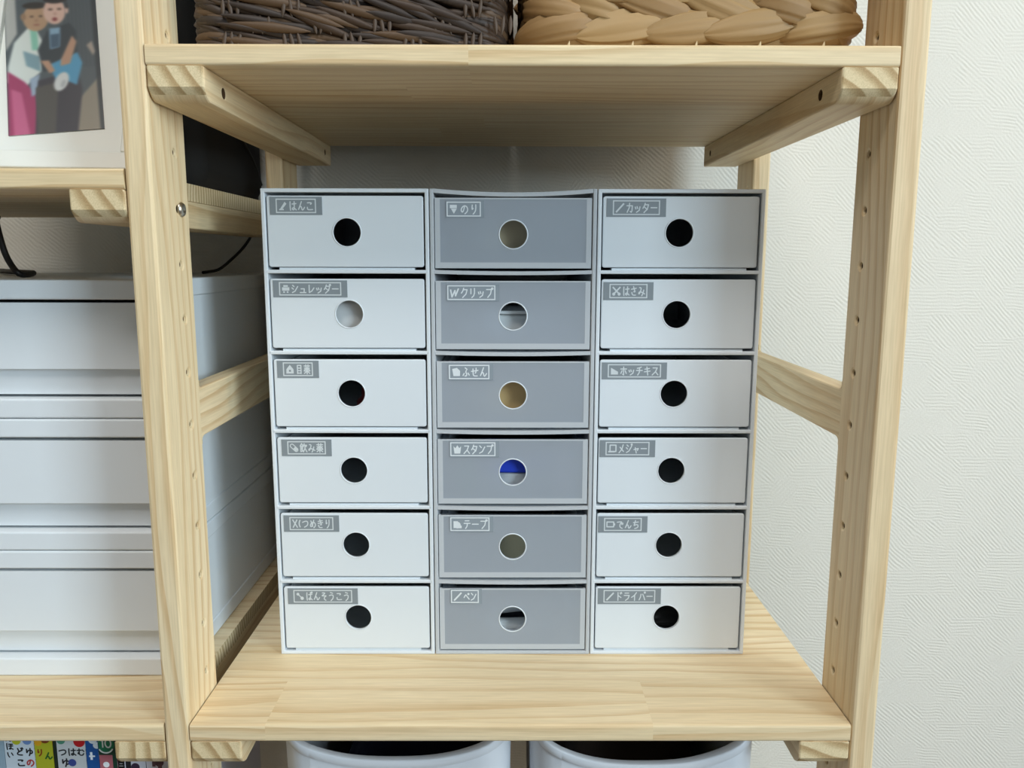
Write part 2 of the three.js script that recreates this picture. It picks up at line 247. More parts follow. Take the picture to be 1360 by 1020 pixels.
// ---------------------------------------------------------------- lettering: strokes on a 10 x 10 grid
const DAKU = ['8.2,.4 8.7,1.6', '9.4,0 9.9,1.2'], HA = ['2,1 1.6,5 2.2,9.3', '4.5,3.2 9.5,2.8', '7.2,.8 7.3,7.5 6.5,9 4.8,8.8 4.6,7.4 6,6.8 8,7.6 9.6,9'], SHI = ['2,1.2 4,2.6', '1,4 3,5.4', '1.5,9 5,7.6 9,2.5'], TA = ['4,.8 3,3.2 1,5.6', '3.6,2.2 8.6,2.2 7,6.4 2.6,9.6', '3.4,4.6 7,6.8'];
const GL = {
  は: HA, ば: [...HA, ...DAKU], ん: ['5.5,.8 3.5,5 1,9.4 3,6 4.6,5.4 5.6,6.5 5.8,8.8 7.4,9.2 9.4,6.4'], こ: ['2.2,2 5,1.8 8,2.2 6.2,3.4', '2,6.4 1.8,8.2 4,9 8.6,8.6'],
  シ: SHI, ジ: [...SHI, ...DAKU], ュ: ['2.4,5 6.8,5 6.4,8.8', '1.2,9 8.8,9'], レ: ['2.5,1 2.5,9 6,7.4 9,4'], ッ: ['1.5,4.4 2.4,6.2', '4,4 4.8,5.8', '8,4.2 7,7.6 3.4,9.4'], タ: TA, ダ: [...TA, ...DAKU], ー: ['1,5 9,5'],
  目: ['2.5,1 2.5,9.4', '2.5,1 7.5,1 7.5,9.4', '2.5,3.8 7.5,3.8', '2.5,6.4 7.5,6.4', '2.5,9 7.5,9'],
  薬: ['1,1.6 9,1.6', '3.4,.4 3.4,2.8', '6.6,.4 6.6,2.8', '3.6,3.4 6.4,3.4 6.4,5.6 3.6,5.6 3.6,3.4', '3.6,4.5 6.4,4.5', '1.4,3.6 2.6,4.6', '1.2,5.8 2.8,5', '8.6,3.6 7.4,4.6', '7.2,5 8.8,5.8', '1,6.8 9,6.8', '5,5.8 5,9.8', '4.8,7 1.2,9.2', '5.2,7 8.8,9.2'],
  飲: ['2.6,.4 .6,3.2', '2.6,.4 4.6,2.8', '1.4,3.2 3.8,3.2 3.8,6 1.4,6', '1.4,4.6 3.8,4.6', '1.4,3.2 1.4,9.2 4.2,8', '3,6.6 4.4,8.8', '6.2,.6 5,3.6', '5.8,2.2 9.4,2.2 8.6,3.8', '7.2,3 7,5.8 4.8,9.4', '7.2,5.6 9.6,9.4'],
  み: ['2.2,1.6 5,1.4 3.2,6 1.6,8.2 .9,6.8 2.6,5.6 6,6.2 9.4,7.8', '8,4 7.6,7 5.4,9.6'], つ: ['1,3.6 5,2.2 8.4,2.6 9,5 7.4,7.6 3.6,8.8'], め: ['2.4,2 3.4,5.4 5,8', '6.6,1.2 5.4,5 3,8.6 1.4,8 1.6,5.6 4.4,3.4 7.4,3.6 9.2,5.8 8.4,8.2 6.4,9.4'],
  き: ['2,2.6 8,1.8', '1.8,4.8 8.6,3.8', '4.4,.6 5.6,4 7.4,6.8 5,6.2', '2.4,6.8 2.8,8.8 5.4,9.4 7.6,9.2'], り: ['3,1.2 2.6,4 3,5.8 3.8,4.2', '7,1 7.2,5 6,8 4,9.6'], そ: ['2.6,1.2 7.2,1 4.6,3 1,4.8 9,4.2 6,5.6 5,7.4 6,9 7.6,9.4'], う: ['3.6,.8 6.6,1.6', '1.8,4.2 5,3.2 7.6,4 7.4,6.6 6,8.6 4,9.8'],
  の: ['5.2,1.8 4.6,5.4 2.8,8.2 1.2,6.8 1.6,4 4.4,1.8 7.4,2.2 9,4.8 8.2,7.8 5.6,9.4'], ク: ['4,.8 3,3.2 1,5.4', '3.6,2.2 8.6,2.2 7,6.4 2.6,9.6'], リ: ['2.6,1.4 2.6,6', '7.4,1 7.4,5.4 6.2,8 3.8,9.6'], プ: ['1.4,2 7.8,2 6.8,6 3,9.4', 'o9,1.2'],
  ふ: ['4,1 6.4,2.4', '5.6,3.4 4.4,5 6.2,7 5.6,9 3.8,8.8', '2.6,6.4 1.2,8.4', '7.6,6 9.2,8'], せ: ['1,4.4 9.4,3.4', '7,1.2 7,6.2 5.8,6', '3,2 3,7.8 4.6,9 8.4,8.8'], ス: ['2,1.8 7.8,1.8 5.6,5.8 1,9.4', '5.4,5.8 9,9.2'], ン: ['1.6,1.6 4,3.4', '1.4,9 5.4,7.4 9,2.6'],
  テ: ['2.4,1.6 7.6,1.6', '1,4.2 9,4.2', '5.4,4.2 5,7 3,9.4'], ペ: ['1,6.2 3.6,3.2 9.2,8', 'o8,2.4'], カ: ['1.2,3.2 8.6,3.2 8.2,8 7.2,9.4 5.8,8.6', '4.8,.8 4.4,5 1.6,9.4'], さ: ['1.8,3.2 8.4,2.2', '4.6,.6 5.8,3.8 7.4,6.2 5,5.6', '2.4,6.4 2.8,8.6 5.4,9.2 7.6,9'],
  ホ: ['1,3 9,3', '5,.8 5,9.4 3.8,8.6', '2.8,4.8 1.2,7.8', '7.2,4.8 8.8,7.8'], チ: ['7.6,1 4,2 2,2.2', '1,4.6 9,4.6', '5.2,2 5,6.6 2.8,9.4'], キ: ['1.6,3.2 8,2.4', '1,6 9,5.2', '4.4,.8 5.8,9.4'], メ: ['7.4,1 5.6,5.6 1.4,9.4', '2.8,3.6 8,8'], ャ: ['1.4,6 8,4.8 6.6,7', '3.4,4 5,9.6'],
  で: ['1.2,2.6 8.6,1.8 5.4,4 4.6,6.8 6,8.8 8.2,9.2', '7.2,4 7.8,5.2', '8.6,3.4 9.2,4.6'], ち: ['1.6,3 8.4,2.4', '4.4,.8 3.4,4 2.2,6.6 4.8,5.2 7.6,5.2 8.4,7.2 6.8,8.8 3.6,9.4'], ド: ['3.4,.8 3.4,9.6', '3.4,4 7.8,6.4', '6.4,1 7.2,2.4', '8,.4 8.8,1.8'], ラ: ['2.4,1.4 7.8,1.4', '1.4,4 8.6,4 7.2,7.4 3.4,9.6'], イ: ['8,.8 5,4 1,6.2', '5.4,3.6 5.4,9.6'], バ: ['3.6,2.6 2.8,6 1,9', '6,2.6 7.8,5.6 9.2,9', ...DAKU],
  ど: ['3.4,1 4.4,4', '8,3.2 4,5 2.4,7.4 4,9 8,9', '7,.8 7.8,2', '8.4,.2 9.2,1.4'], ゆ: ['2,2 1.8,7.2 3,4 6,2.6 8.6,4.4 8,7 5.6,7.4', '6,1 6.4,6 4.6,9.6'], む: ['1.2,3 6,2.6', '3.6,1 3.6,6.4 2.6,7.6 1.8,6.4 3.4,5.4 3.8,8.4 5,9.2 8,9 8.6,7', '7.4,2.4 9,4.2'], い: ['2,2.4 2.2,7 4,8.6', '7,2.8 8.6,6'], ほ: ['2,1 1.6,5 2.2,9.3', '4.4,2 9.4,2', '4.4,4.6 9.4,4.4', '7,2 7,7.6 6,9 4.6,8.4 6,7 9.4,9'], ニ: ['2.2,2.6 7.8,2.6', '1.2,8 8.8,8'],
};
function glyph(x, ch, ox, oy, w, h, lw) {
  const round = /[ぁ-ん]/.test(ch); x.lineWidth = lw; x.lineCap = x.lineJoin = 'round';
  for (const st of GL[ch] || []) {
    if (st[0] === 'o') { const [a, b] = st.slice(1).split(',').map(Number); x.beginPath(); x.arc(ox + a / 10 * w, oy + b / 10 * h, 0.1 * w, 0, 7); x.stroke(); continue; }
    const p = st.split(' ').map((q) => { const [a, b] = q.split(',').map(Number); return [ox + a / 10 * w, oy + b / 10 * h]; });
    x.beginPath(); x.moveTo(...p[0]);
    if (round && p.length > 2) { for (let i = 1; i < p.length - 1; i++) { const e = i === p.length - 2 ? p[i + 1] : [(p[i][0] + p[i + 1][0]) / 2, (p[i][1] + p[i + 1][1]) / 2]; x.quadraticCurveTo(p[i][0], p[i][1], e[0], e[1]); } }
    else for (let i = 1; i < p.length; i++) x.lineTo(...p[i]);
    x.stroke();
  }
}
function canvas(w, h) { const c = document.createElement('canvas'); c.width = w; c.height = h; return [c, c.getContext('2d')]; }
function canvasTex(c) { const t = new THREE.CanvasTexture(c); t.colorSpace = THREE.SRGBColorSpace; t.magFilter = THREE.LinearFilter; t.anisotropy = 4; return t; }
// small white pictograms on a 10 x 10 grid
const ICON = {
  stamp: (x) => { x.fillRect(1, 8, 5, 1.3); x.beginPath(); x.moveTo(2, 8); x.lineTo(7, 1); x.lineTo(9, 3); x.lineTo(4.6, 8); x.fill(); },
  printer: (x) => { x.fillRect(2.4, 1, 5.2, 2); x.fillRect(0.8, 3.4, 8.4, 3.6); x.fillRect(2, 7.6, 2, 1.8); x.fillRect(6, 7.6, 2, 1.8); },
  bottle: (x) => { x.beginPath(); x.moveTo(5, 0.4); x.lineTo(8.8, 5); x.lineTo(9, 9.4); x.lineTo(1, 9.4); x.lineTo(1.2, 5); x.fill(); x.clearRect(4, 5.6, 2, 2); },
  pill: (x) => { x.save(); x.translate(5, 5); x.rotate(0.75); x.lineWidth = 1; x.beginPath(); x.roundRect(-5, -1.9, 10, 3.8, 1.9); x.stroke(); x.fillRect(0, -1.7, 4.2, 3.4); x.restore(); },
  cross: (x) => { x.lineWidth = 1.3; x.beginPath(); x.moveTo(1, 0.6); x.lineTo(6.4, 9.4); x.moveTo(6, 0.6); x.lineTo(1.4, 9.4); x.moveTo(9.4, 1); x.quadraticCurveTo(7, 5, 9.4, 9); x.stroke(); },
  plaster: (x) => { x.beginPath(); x.arc(2.6, 2.6, 1.6, 0, 7); x.arc(7.2, 7.2, 1.9, 0, 7); x.fill(); x.lineWidth = 1; x.beginPath(); x.moveTo(3, 3); x.lineTo(7, 7); x.stroke(); },
  glue: (x) => { x.fillRect(1, 1, 7, 3.2); x.beginPath(); x.moveTo(2, 4.6); x.lineTo(8, 4.6); x.lineTo(5, 9.4); x.fill(); },
  clip: (x) => { x.lineWidth = 1.4; x.beginPath(); x.moveTo(1, 2); x.lineTo(2.4, 9); x.lineTo(5.4, 3); x.lineTo(6, 8); x.lineTo(9, 1); x.stroke(); },
  note: (x) => { x.beginPath(); x.moveTo(1, 2); x.lineTo(6, 1); x.lineTo(9.2, 4); x.lineTo(9, 9); x.lineTo(2.4, 9); x.fill(); },
  seal: (x) => { x.beginPath(); x.moveTo(1, 2); x.lineTo(3, 4); x.lineTo(5, 1); x.lineTo(7, 4); x.lineTo(9, 2); x.lineTo(8, 9.4); x.lineTo(2, 9.4); x.fill(); },
  tape: (x) => { x.fillRect(1, 2, 4.6, 7); x.beginPath(); x.arc(5, 6, 3.4, 0, 7); x.fill(); x.fillRect(5, 6.4, 4.4, 2.8); },
  pen: (x) => { x.lineWidth = 1.7; x.beginPath(); x.moveTo(1, 9.4); x.lineTo(9, 1); x.stroke(); },
  scissors: (x) => { x.lineWidth = 1.5; x.beginPath(); x.moveTo(1, 1); x.lineTo(8, 8); x.moveTo(9, 1); x.lineTo(2, 8); x.stroke(); x.beginPath(); x.arc(2.2, 8, 1.6, 0, 7); x.arc(7.8, 8, 1.6, 0, 7); x.fill(); },
  stapler: (x) => { x.beginPath(); x.moveTo(1, 1.6); x.lineTo(9, 6); x.lineTo(9, 9); x.lineTo(1, 9); x.fill(); },
  measure: (x) => { x.lineWidth = 1.3; x.strokeRect(2.4, 1.4, 6.4, 6.6); x.fillRect(0.6, 7.4, 7, 1.6); },
  battery: (x) => { x.lineWidth = 1.3; x.strokeRect(0.8, 2.4, 7.4, 5.2); x.fillRect(8.6, 3.8, 1.2, 2.4); },
};
function labelTex(text, icon, wmm, hmm, bg, fg, margin) {
  const s = 14, W = Math.round(wmm * s), H = Math.round(hmm * s), [c, x] = canvas(W, H);
  x.fillStyle = bg; x.fillRect(0, 0, W, H);
  const ml = margin[0] * s, mr = margin[1] * s, mt = margin[2] * s, bw = W - ml - mr, bh = H - 2 * mt;
  x.strokeStyle = fg; x.lineWidth = 0.75 * s; x.strokeRect(ml + 5, mt + 5, bw - 10, bh - 10);
  const h = bh - 2.7 * s, iy = mt + 1.35 * s, iw = h * 0.95;
  const [c2, y] = canvas(Math.ceil(iw), Math.ceil(h)); y.scale(iw / 10, h / 10); y.fillStyle = y.strokeStyle = fg; y.lineJoin = 'round'; ICON[icon](y);
  x.drawImage(c2, ml + 1.5 * s, iy);
  const tx = ml + 1.5 * s + iw + 0.5 * s, tw = (W - mr - 1.3 * s - tx) / text.length;
  x.strokeStyle = fg; [...text].forEach((ch, i) => glyph(x, ch, tx + i * tw + tw * 0.05, iy, tw * 0.9, h, 0.74 * s));
  return canvasTex(c);
}

// ---------------------------------------------------------------- the three small-drawer units
const BOXH = 0.3238, BW = 0.11, BD = 0.24, WT = 0.0026, PITCH = 0.0538;
const whitePP = new THREE.MeshPhysicalMaterial({ color: C(221, 227, 231), roughness: 0.42 });
const clearPP = new THREE.MeshPhysicalMaterial({ color: C(206, 213, 221), roughness: 0.64, transmission: 0.56, thickness: 0, ior: 1.45 });
const clearCase = new THREE.MeshPhysicalMaterial({ color: C(218, 222, 225), roughness: 0.9, transmission: 0.3, thickness: 0, ior: 1.45 });
function sagSlab(x0, x1, y0, y1, z0, z1, sag) {
  const g = new THREE.BoxGeometry(x1 - x0, y1 - y0, z1 - z0, 16, 1, 1); g.translate((x0 + x1) / 2, (y0 + y1) / 2, (z0 + z1) / 2);
  const p = g.attributes.position, c = (x0 + x1) / 2, h = (x1 - x0) / 2;
  for (let i = 0; i < p.count; i++) p.setY(i, p.getY(i) - sag * (1 - ((p.getX(i) - c) / h) ** 2)); g.computeVertexNormals(); return g;
}
function drawerUnit(i, label, mats, rows, sag) {
  const cx = (i - 1) * BW, g = thing('drawer_unit', label, 'drawer unit', [cx, 0, -BD / 2]);
  const x0 = cx - BW / 2 + 0.0003, x1 = cx + BW / 2 - 0.0003, z0 = -BD, gs = [];
  gs.push(bx(x0, x0 + WT, 0, BOXH, z0, 0, 0.0006), bx(x1 - WT, x1, 0, BOXH, z0, 0, 0.0006), bx(x0 + WT, x1 - WT, 0, BOXH, z0, z0 + 0.002));
  gs.push(sag ? sagSlab(x0 + WT, x1 - WT, BOXH - WT, BOXH, z0 + 0.002, -0.0001, sag) : bx(x0 + 0.001, x1 - 0.001, BOXH - WT, BOXH, z0 + 0.001, 0, 0.0006), bx(x0 + 0.001, x1 - 0.001, 0, 0.0024, z0 + 0.001, 0, 0.0006));
  for (let r = 1; r < 6; r++) {
    const y = 0.2701 - (r - 1) * 0.0539;
    gs.push(sag ? sagSlab(x0 + WT, x1 - WT, y - 0.0012, y + 0.0012, z0 + 0.002, -0.0001, sag * 0.35) : bx(x0 + 0.001, x1 - 0.001, y - 0.0012, y + 0.0012, z0 + 0.001, 0, 0.0006));
  }
  if (!sag) for (let r = 0; r < 6; r++) { const y = r < 5 ? 0.2701 - r * 0.0539 + 0.0012 : 0.0024; gs.push(bx(x0 + 0.010, x1 - 0.010, y, y + 0.0014, -0.012, -0.0022)); }   // drawer stops
  part('case', merge(gs), mats[0], g);
  rows.forEach(([text, icon, lx0, lx1, ly1, ly0], r) => {
    const drop = sag ? 0.0012 : 0, yT = 0.3192 - r * PITCH - drop, yB = 0.2731 - r * PITCH - (sag ? 0.0006 : 0), w = BW - 0.0006 - 2 * WT - (sag ? 0.0009 : 0.0018), hx = cx + (i === 0 ? 0.0013 : i === 1 ? 0 : -0.0013) * 0.6, hy = 0.2957 - r * 0.05365 - drop;
    const s = new THREE.Shape(), b = 0.0006, a = w / 2 - b, rad = 0.0012;
    s.moveTo(cx - a + rad, yB + b); s.lineTo(cx + a - rad, yB + b); s.quadraticCurveTo(cx + a, yB + b, cx + a, yB + b + rad); s.lineTo(cx + a, yT - b - rad); s.quadraticCurveTo(cx + a, yT - b, cx + a - rad, yT - b); s.lineTo(cx - a + rad, yT - b); s.quadraticCurveTo(cx - a, yT - b, cx - a, yT - b - rad); s.lineTo(cx - a, yB + b + rad); s.quadraticCurveTo(cx - a, yB + b, cx - a + rad, yB + b);
    s.holes.push(circ(hx, hy, 0.0091 + b));
    const f = new THREE.ExtrudeGeometry(s, { depth: 0.0014, bevelEnabled: true, bevelSize: b, bevelThickness: b, bevelSegments: 2, curveSegments: 28 }); f.translate(0, 0, -0.0030);
    const zf = -0.0030, zb = -BD + 0.006, t = sag ? 0.0045 : 0.0014, xa = cx - w / 2 + 0.001, xb = cx + w / 2 - 0.001;
    const d = part('drawer', merge([f, bx(xa, xa + t, yB + 0.0008, yT - 0.005, zb, zf), bx(xb - t, xb, yB + 0.0008, yT - 0.005, zb, zf), bx(xa + t, xb - t, yB + 0.0008, yB + 0.0008 + t, zb, zf), bx(xa + t, xb - t, yB + 0.0008, yT - 0.005, zb, zb + t)]), mats[1], g);
    if (sag) {                                              // thicker moulded edge around the frosted front
      const e = new THREE.Shape(), q = new THREE.Path(), A = w / 2 - 0.0002; e.moveTo(cx - A, yB); e.lineTo(cx + A, yB); e.lineTo(cx + A, yT); e.lineTo(cx - A, yT); e.closePath();
      q.moveTo(cx - A + 0.0034, yB + 0.0038); q.lineTo(cx - A + 0.0034, yT - 0.0009); q.lineTo(cx + A - 0.0034, yT - 0.0009); q.lineTo(cx + A - 0.0034, yB + 0.0038); q.closePath(); e.holes.push(q);
      const eg = new THREE.ExtrudeGeometry(e, { depth: 0.0024, bevelEnabled: false }); eg.translate(0, 0, -0.0033); part('edge_band', eg, clearCase, d);
    }
    const rim = new THREE.TorusGeometry(0.0094, 0.00045, 8, 44); rim.translate(hx, hy, -0.0011); part('hole_rim', rim, whitePP, d);
    const W = lx1 - lx0, H = ly1 - ly0, tex = labelTex(text, icon, W, H, mats[2], mats[3], sag ? [0.5, W > 26 ? 2.6 : 2.2, 0.7] : [4, 4, 1.2]);
    const q = new THREE.BoxGeometry(W / 1000, H / 1000, 0.0002); q.translate((lx0 + lx1) / 2000, (ly0 + ly1) / 2000, -0.0010 + 0.0002);
    part('label', q, new THREE.MeshStandardMaterial({ map: tex, roughness: 0.45 }), d, 'tape label with pale lettering');
  });
  return g;
}
const GREY = '#868e93', PALE = '#d0d6d8', GREY2 = '#8f989f', PALE2 = '#dfe4e6';
drawerUnit(0, 'white six-drawer unit beside the ladder frame with the silver bolt', [whitePP, whitePP, GREY, PALE], [
  ['はんこ', 'stamp', -159, -124.8, 318.4, 306.8], ['シュレッダー', 'printer', -159.2, -110, 264.4, 253.2], ['目薬', 'bottle', -158.9, -130.8, 210.8, 199.1], ['飲み薬', 'pill', -158.2, -124, 156.5, 144.9], ['つめきり', 'cross', -159, -120.6, 102.6, 90.8], ['ばんそうこう', 'plaster', -158.4, -109.1, 49.2, 37.5]], 0);
drawerUnit(1, 'frosted translucent six-drawer unit between two white ones', [clearCase, clearPP, GREY2, PALE2], [
  ['のり', 'glue', -44.1, -19, 316.2, 305.3], ['クリップ', 'clip', -44.2, -9.2, 262, 250.9], ['ふせん', 'note', -43.7, -13.3, 208.8, 197.7], ['スタンプ', 'seal', -43.3, -9.3, 155.4, 144.3], ['テープ', 'tape', -43.8, -13.5, 102, 90.8], ['ペン', 'pen', -43.9, -21.6, 48.8, 37.8]], 0.0024);
drawerUnit(2, 'white six-drawer unit beside the ladder frame at the bare wall', [whitePP, whitePP, GREY, PALE], [
  ['カッター', 'pen', 61.1, 99.9, 317.8, 306], ['はさみ', 'scissors', 60, 93.2, 263.6, 251.8], ['ホッチキス', 'stapler', 60, 103.9, 209.9, 198.5], ['メジャー', 'measure', 59.6, 97.6, 156.3, 144.5], ['でんち', 'battery', 59.6, 93.8, 102.2, 90.4], ['ドライバー', 'pen', 60.3, 104.8, 49.3, 37.6]], 0);

// what shows through the finger holes
const flat = (r, g, b, o = {}) => new THREE.MeshStandardMaterial({ color: C(r, g, b), roughness: 0.6, ...o });
function single(name, geo, mat, label, category, group) { const m = shadow(new THREE.Mesh(geo, mat)); m.name = numbered(name); m.userData = { label, category }; if (group) m.userData.group = group; scene.add(m); return m; }
const floorOf = (r, sag) => 0.2731 - r * PITCH - (sag ? 0.0006 : 0) + (sag ? 0.0054 : 0.0023);
{ const y = floorOf(1);
  single('hand_shredder', bx(-0.14, -0.075, y, y + 0.032, -0.06, -0.009, 0.006, 3), flat(206, 206, 204), 'pale grey gadget behind the hole of the shredder drawer', 'gadget'); }
{ const y = floorOf(2);
  single('eye_drop_bottle', new THREE.LatheGeometry([[0, 0], [0.0085, 0], [0.009, 0.002], [0.009, 0.012], [0.0055, 0.016], [0.0055, 0.021], [0, 0.022]].map((q) => new THREE.Vector2(...q)), 20).translate(-0.101, y, -0.022), flat(120, 20, 26, { roughness: 0.35 }), 'small dark red bottle behind the hole of the eye-drop drawer', 'bottle'); }
{ const y = floorOf(0, 1); single('glue_pot', bx(-0.03, 0.032, y, y + 0.03, -0.05, -0.016, 0.004, 2), flat(186, 170, 138), 'brownish glue pot behind the hole of the frosted glue drawer', 'glue'); }
{ const y = floorOf(1, 1), g = thing('clip_case', 'grey case of clips behind the hole of the frosted clip drawer', 'case', [0, y, -0.042]);
  lpart('tray', bx(-0.034, 0.034, 0, 0.017, -0.03, 0.03, 0.003, 2), flat(214, 216, 214), g); lpart('lid', bx(-0.035, 0.035, 0.0172, 0.0198, -0.031, 0.031, 0.001, 1), flat(226, 228, 226), g); }
{ const y = floorOf(2, 1); single('sticky_note_block', bx(-0.034, 0.036, y, y + 0.03, -0.08, -0.013, 0.001), flat(216, 180, 122), 'tan block of notes behind the hole of the frosted notes drawer', 'notes'); }
{ const y = floorOf(3, 1), g = thing('stamp_pad', 'blue and grey stamp pad behind the hole of the frosted stamp drawer', 'stamp pad', [0, y, -0.028]);
  lpart('base', bx(-0.024, 0.026, 0, 0.0145, -0.022, 0.02, 0.002, 2), flat(160, 166, 170), g); lpart('lid', bx(-0.025, 0.027, 0.0147, 0.03, -0.023, 0.021, 0.002, 2), flat(18, 58, 190), g);
  single('ink_stamp', bx(-0.037, -0.027, y, y + 0.026, -0.03, -0.006, 0.002, 2), flat(96, 188, 130), 'green ink stamp in the frosted stamp drawer', 'stamp');
  single('ink_stamp', bx(0.029, 0.042, y, y + 0.03, -0.03, -0.007, 0.002, 2), flat(224, 186, 204), 'pale pink ink stamp in the frosted stamp drawer', 'stamp'); }
{ const y = floorOf(4, 1), s = new THREE.Shape(); s.absarc(0, 0, 0.036, 0, 7); s.holes.push(circ(0, 0, 0.02));
  const t = new THREE.ExtrudeGeometry(s, { depth: 0.0205, bevelEnabled: false, curveSegments: 40 }); t.rotateX(-Math.PI / 2); t.translate(0.004, y, -0.043);
  single('tape_roll', t, flat(240, 228, 186), 'cream roll of tape behind the hole of the frosted tape drawer', 'tape'); }
{ const y = floorOf(5, 1);
  [[-0.006, 0.0055, -0.02, 0.03, [236, 236, 232]], [0.006, 0.005, -0.03, -0.1, [60, 62, 66]], [0.0, 0.0155, -0.03, 0.12, [214, 216, 216]], [-0.02, 0.005, -0.03, 0.02, [150, 156, 160]]].forEach(([dx, h, dz, ang, c], k) => {
    const p = thing('pen', ['white pen', 'black pen', 'pale grey pen lying on the others', 'steel grey pen'][k] + ' in the frosted pen drawer', 'pen', [dx * 0.5, y + h, dz * 0.9 + (k === 1 ? -0.012 : k === 3 ? -0.022 : 0)]);
    p.rotation.y = ang * 2;
    const b = new THREE.LatheGeometry([[0, -0.06], [0.0012, -0.06], [0.0045, -0.046], [0.0048, 0.03]].map((q) => new THREE.Vector2(...q)), 14); b.rotateZ(Math.PI / 2); b.scale(0.6, 1, 1); lpart('barrel', b, flat(...c), p);
    const e = new THREE.LatheGeometry([[0.005, 0.028], [0.005, 0.058], [0, 0.06]].map((q) => new THREE.Vector2(...q)), 14); e.rotateZ(Math.PI / 2); e.scale(0.6, 1, 1); lpart('cap', e, flat(70, 74, 80), p);
  }); }
{ const y = floorOf(5), g = thing('screwdriver', 'dark screwdriver behind the hole of the driver drawer', 'screwdriver', [0.11, y + 0.0085, -0.03]); g.rotation.y = 0.15;
  const b = new THREE.LatheGeometry([[0, -0.035], [0.006, -0.034], [0.0082, -0.02], [0.007, 0], [0.0082, 0.02], [0.004, 0.03]].map((q) => new THREE.Vector2(...q)), 16); b.rotateZ(Math.PI / 2); lpart('handle', b, flat(60, 60, 60, { roughness: 0.3 }), g);
  const k = new THREE.CylinderGeometry(0.0022, 0.0022, 0.02, 10); k.rotateZ(Math.PI / 2); k.translate(-0.034, 0, 0); lpart('shaft', k, steel, g); }

// ---------------------------------------------------------------- stacked drawer cases in the next bay
const casePP = new THREE.MeshPhysicalMaterial({ color: C(232, 236, 238), roughness: 0.4 });
const UH = 0.0885, DX1 = -0.222, DX0 = -0.482, DZF = 0.0301, DZB = -0.23;
['bottom drawer case of the grey-white stack, standing on the pine shelf', 'middle drawer case of the grey-white stack', 'top drawer case of the grey-white stack, with a cable on it'].forEach((label, k) => {
  const y = k * UH, T = y + UH, g = thing('drawer_case', label, 'drawer case', [(DX0 + DX1) / 2, y, (DZF + DZB) / 2], 'stacked plastic drawer cases');
  part('case', merge([bx(DX0, DX1, T - 0.0126, T - 0.0003, DZB, DZF, 0.0014, 2), bx(DX0, DX1, y + 0.0001, y + 0.0128, DZB, DZF, 0.0014, 2),
    bx(DX0 + 0.0008, DX0 + 0.0035, y + 0.0128, T - 0.0126, DZB, DZF - 0.001), bx(DX1 - 0.0035, DX1 - 0.0008, y + 0.0128, T - 0.0126, DZB, DZF - 0.001), bx(DX0 + 0.003, DX1 - 0.003, y + 0.0128, T - 0.0126, DZB, DZB + 0.003)]), casePP, g);
  const s = new THREE.Shape(), a = T - 0.0146, b = T - 0.057, c = T - 0.0738, zf = DZF - 0.0012;      // front panel with the sloping finger grip below
  s.moveTo(zf, a); s.lineTo(zf, b + 0.0008); s.quadraticCurveTo(zf, b, zf - 0.0012, b); s.lineTo(zf - 0.003, b); s.lineTo(zf - 0.0065, c); s.lineTo(zf - 0.011, c); s.lineTo(zf - 0.011, a); s.closePath();
  part('drawer', merge([zyExtrude(s, DX0 + 0.0045, DX1 - 0.0045, 0, 5), bx(DX0 + 0.006, DX1 - 0.006, c, a - 0.004, DZB + 0.008, zf - 0.011)]), casePP, g);
});
const black = flat(16, 16, 18, { roughness: 0.5 });
const tube = (pts, r, n = 60) => new THREE.TubeGeometry(new THREE.CatmullRomCurve3(pts.map((p) => new THREE.Vector3(...p))), n, r, 10);
single('black_cable', tube([[-0.368, 0.3075, -0.05], [-0.359, 0.303, -0.034], [-0.3545, 0.29, -0.03], [-0.352, 0.28, -0.03], [-0.347, 0.2725, -0.028], [-0.341, 0.2682, -0.024], [-0.352, 0.2678, -0.06], [-0.39, 0.2678, -0.1], [-0.44, 0.2678, -0.16]], 0.0021), black, 'thick black cable curving down onto the grey-white drawer stack', 'cable');
single('grey_cable', tube([[-0.262, 0.2668, -0.15], [-0.256, 0.269, -0.17], [-0.252, 0.277, -0.19], [-0.247, 0.29, -0.215], [-0.244, 0.304, -0.232], [-0.243, 0.33, -0.245], [-0.243, 0.42, -0.25], [-0.25, 0.52, -0.255]], 0.0013), flat(44, 44, 44), 'thin dark cable rising along the wall behind the drawer stack', 'cable');

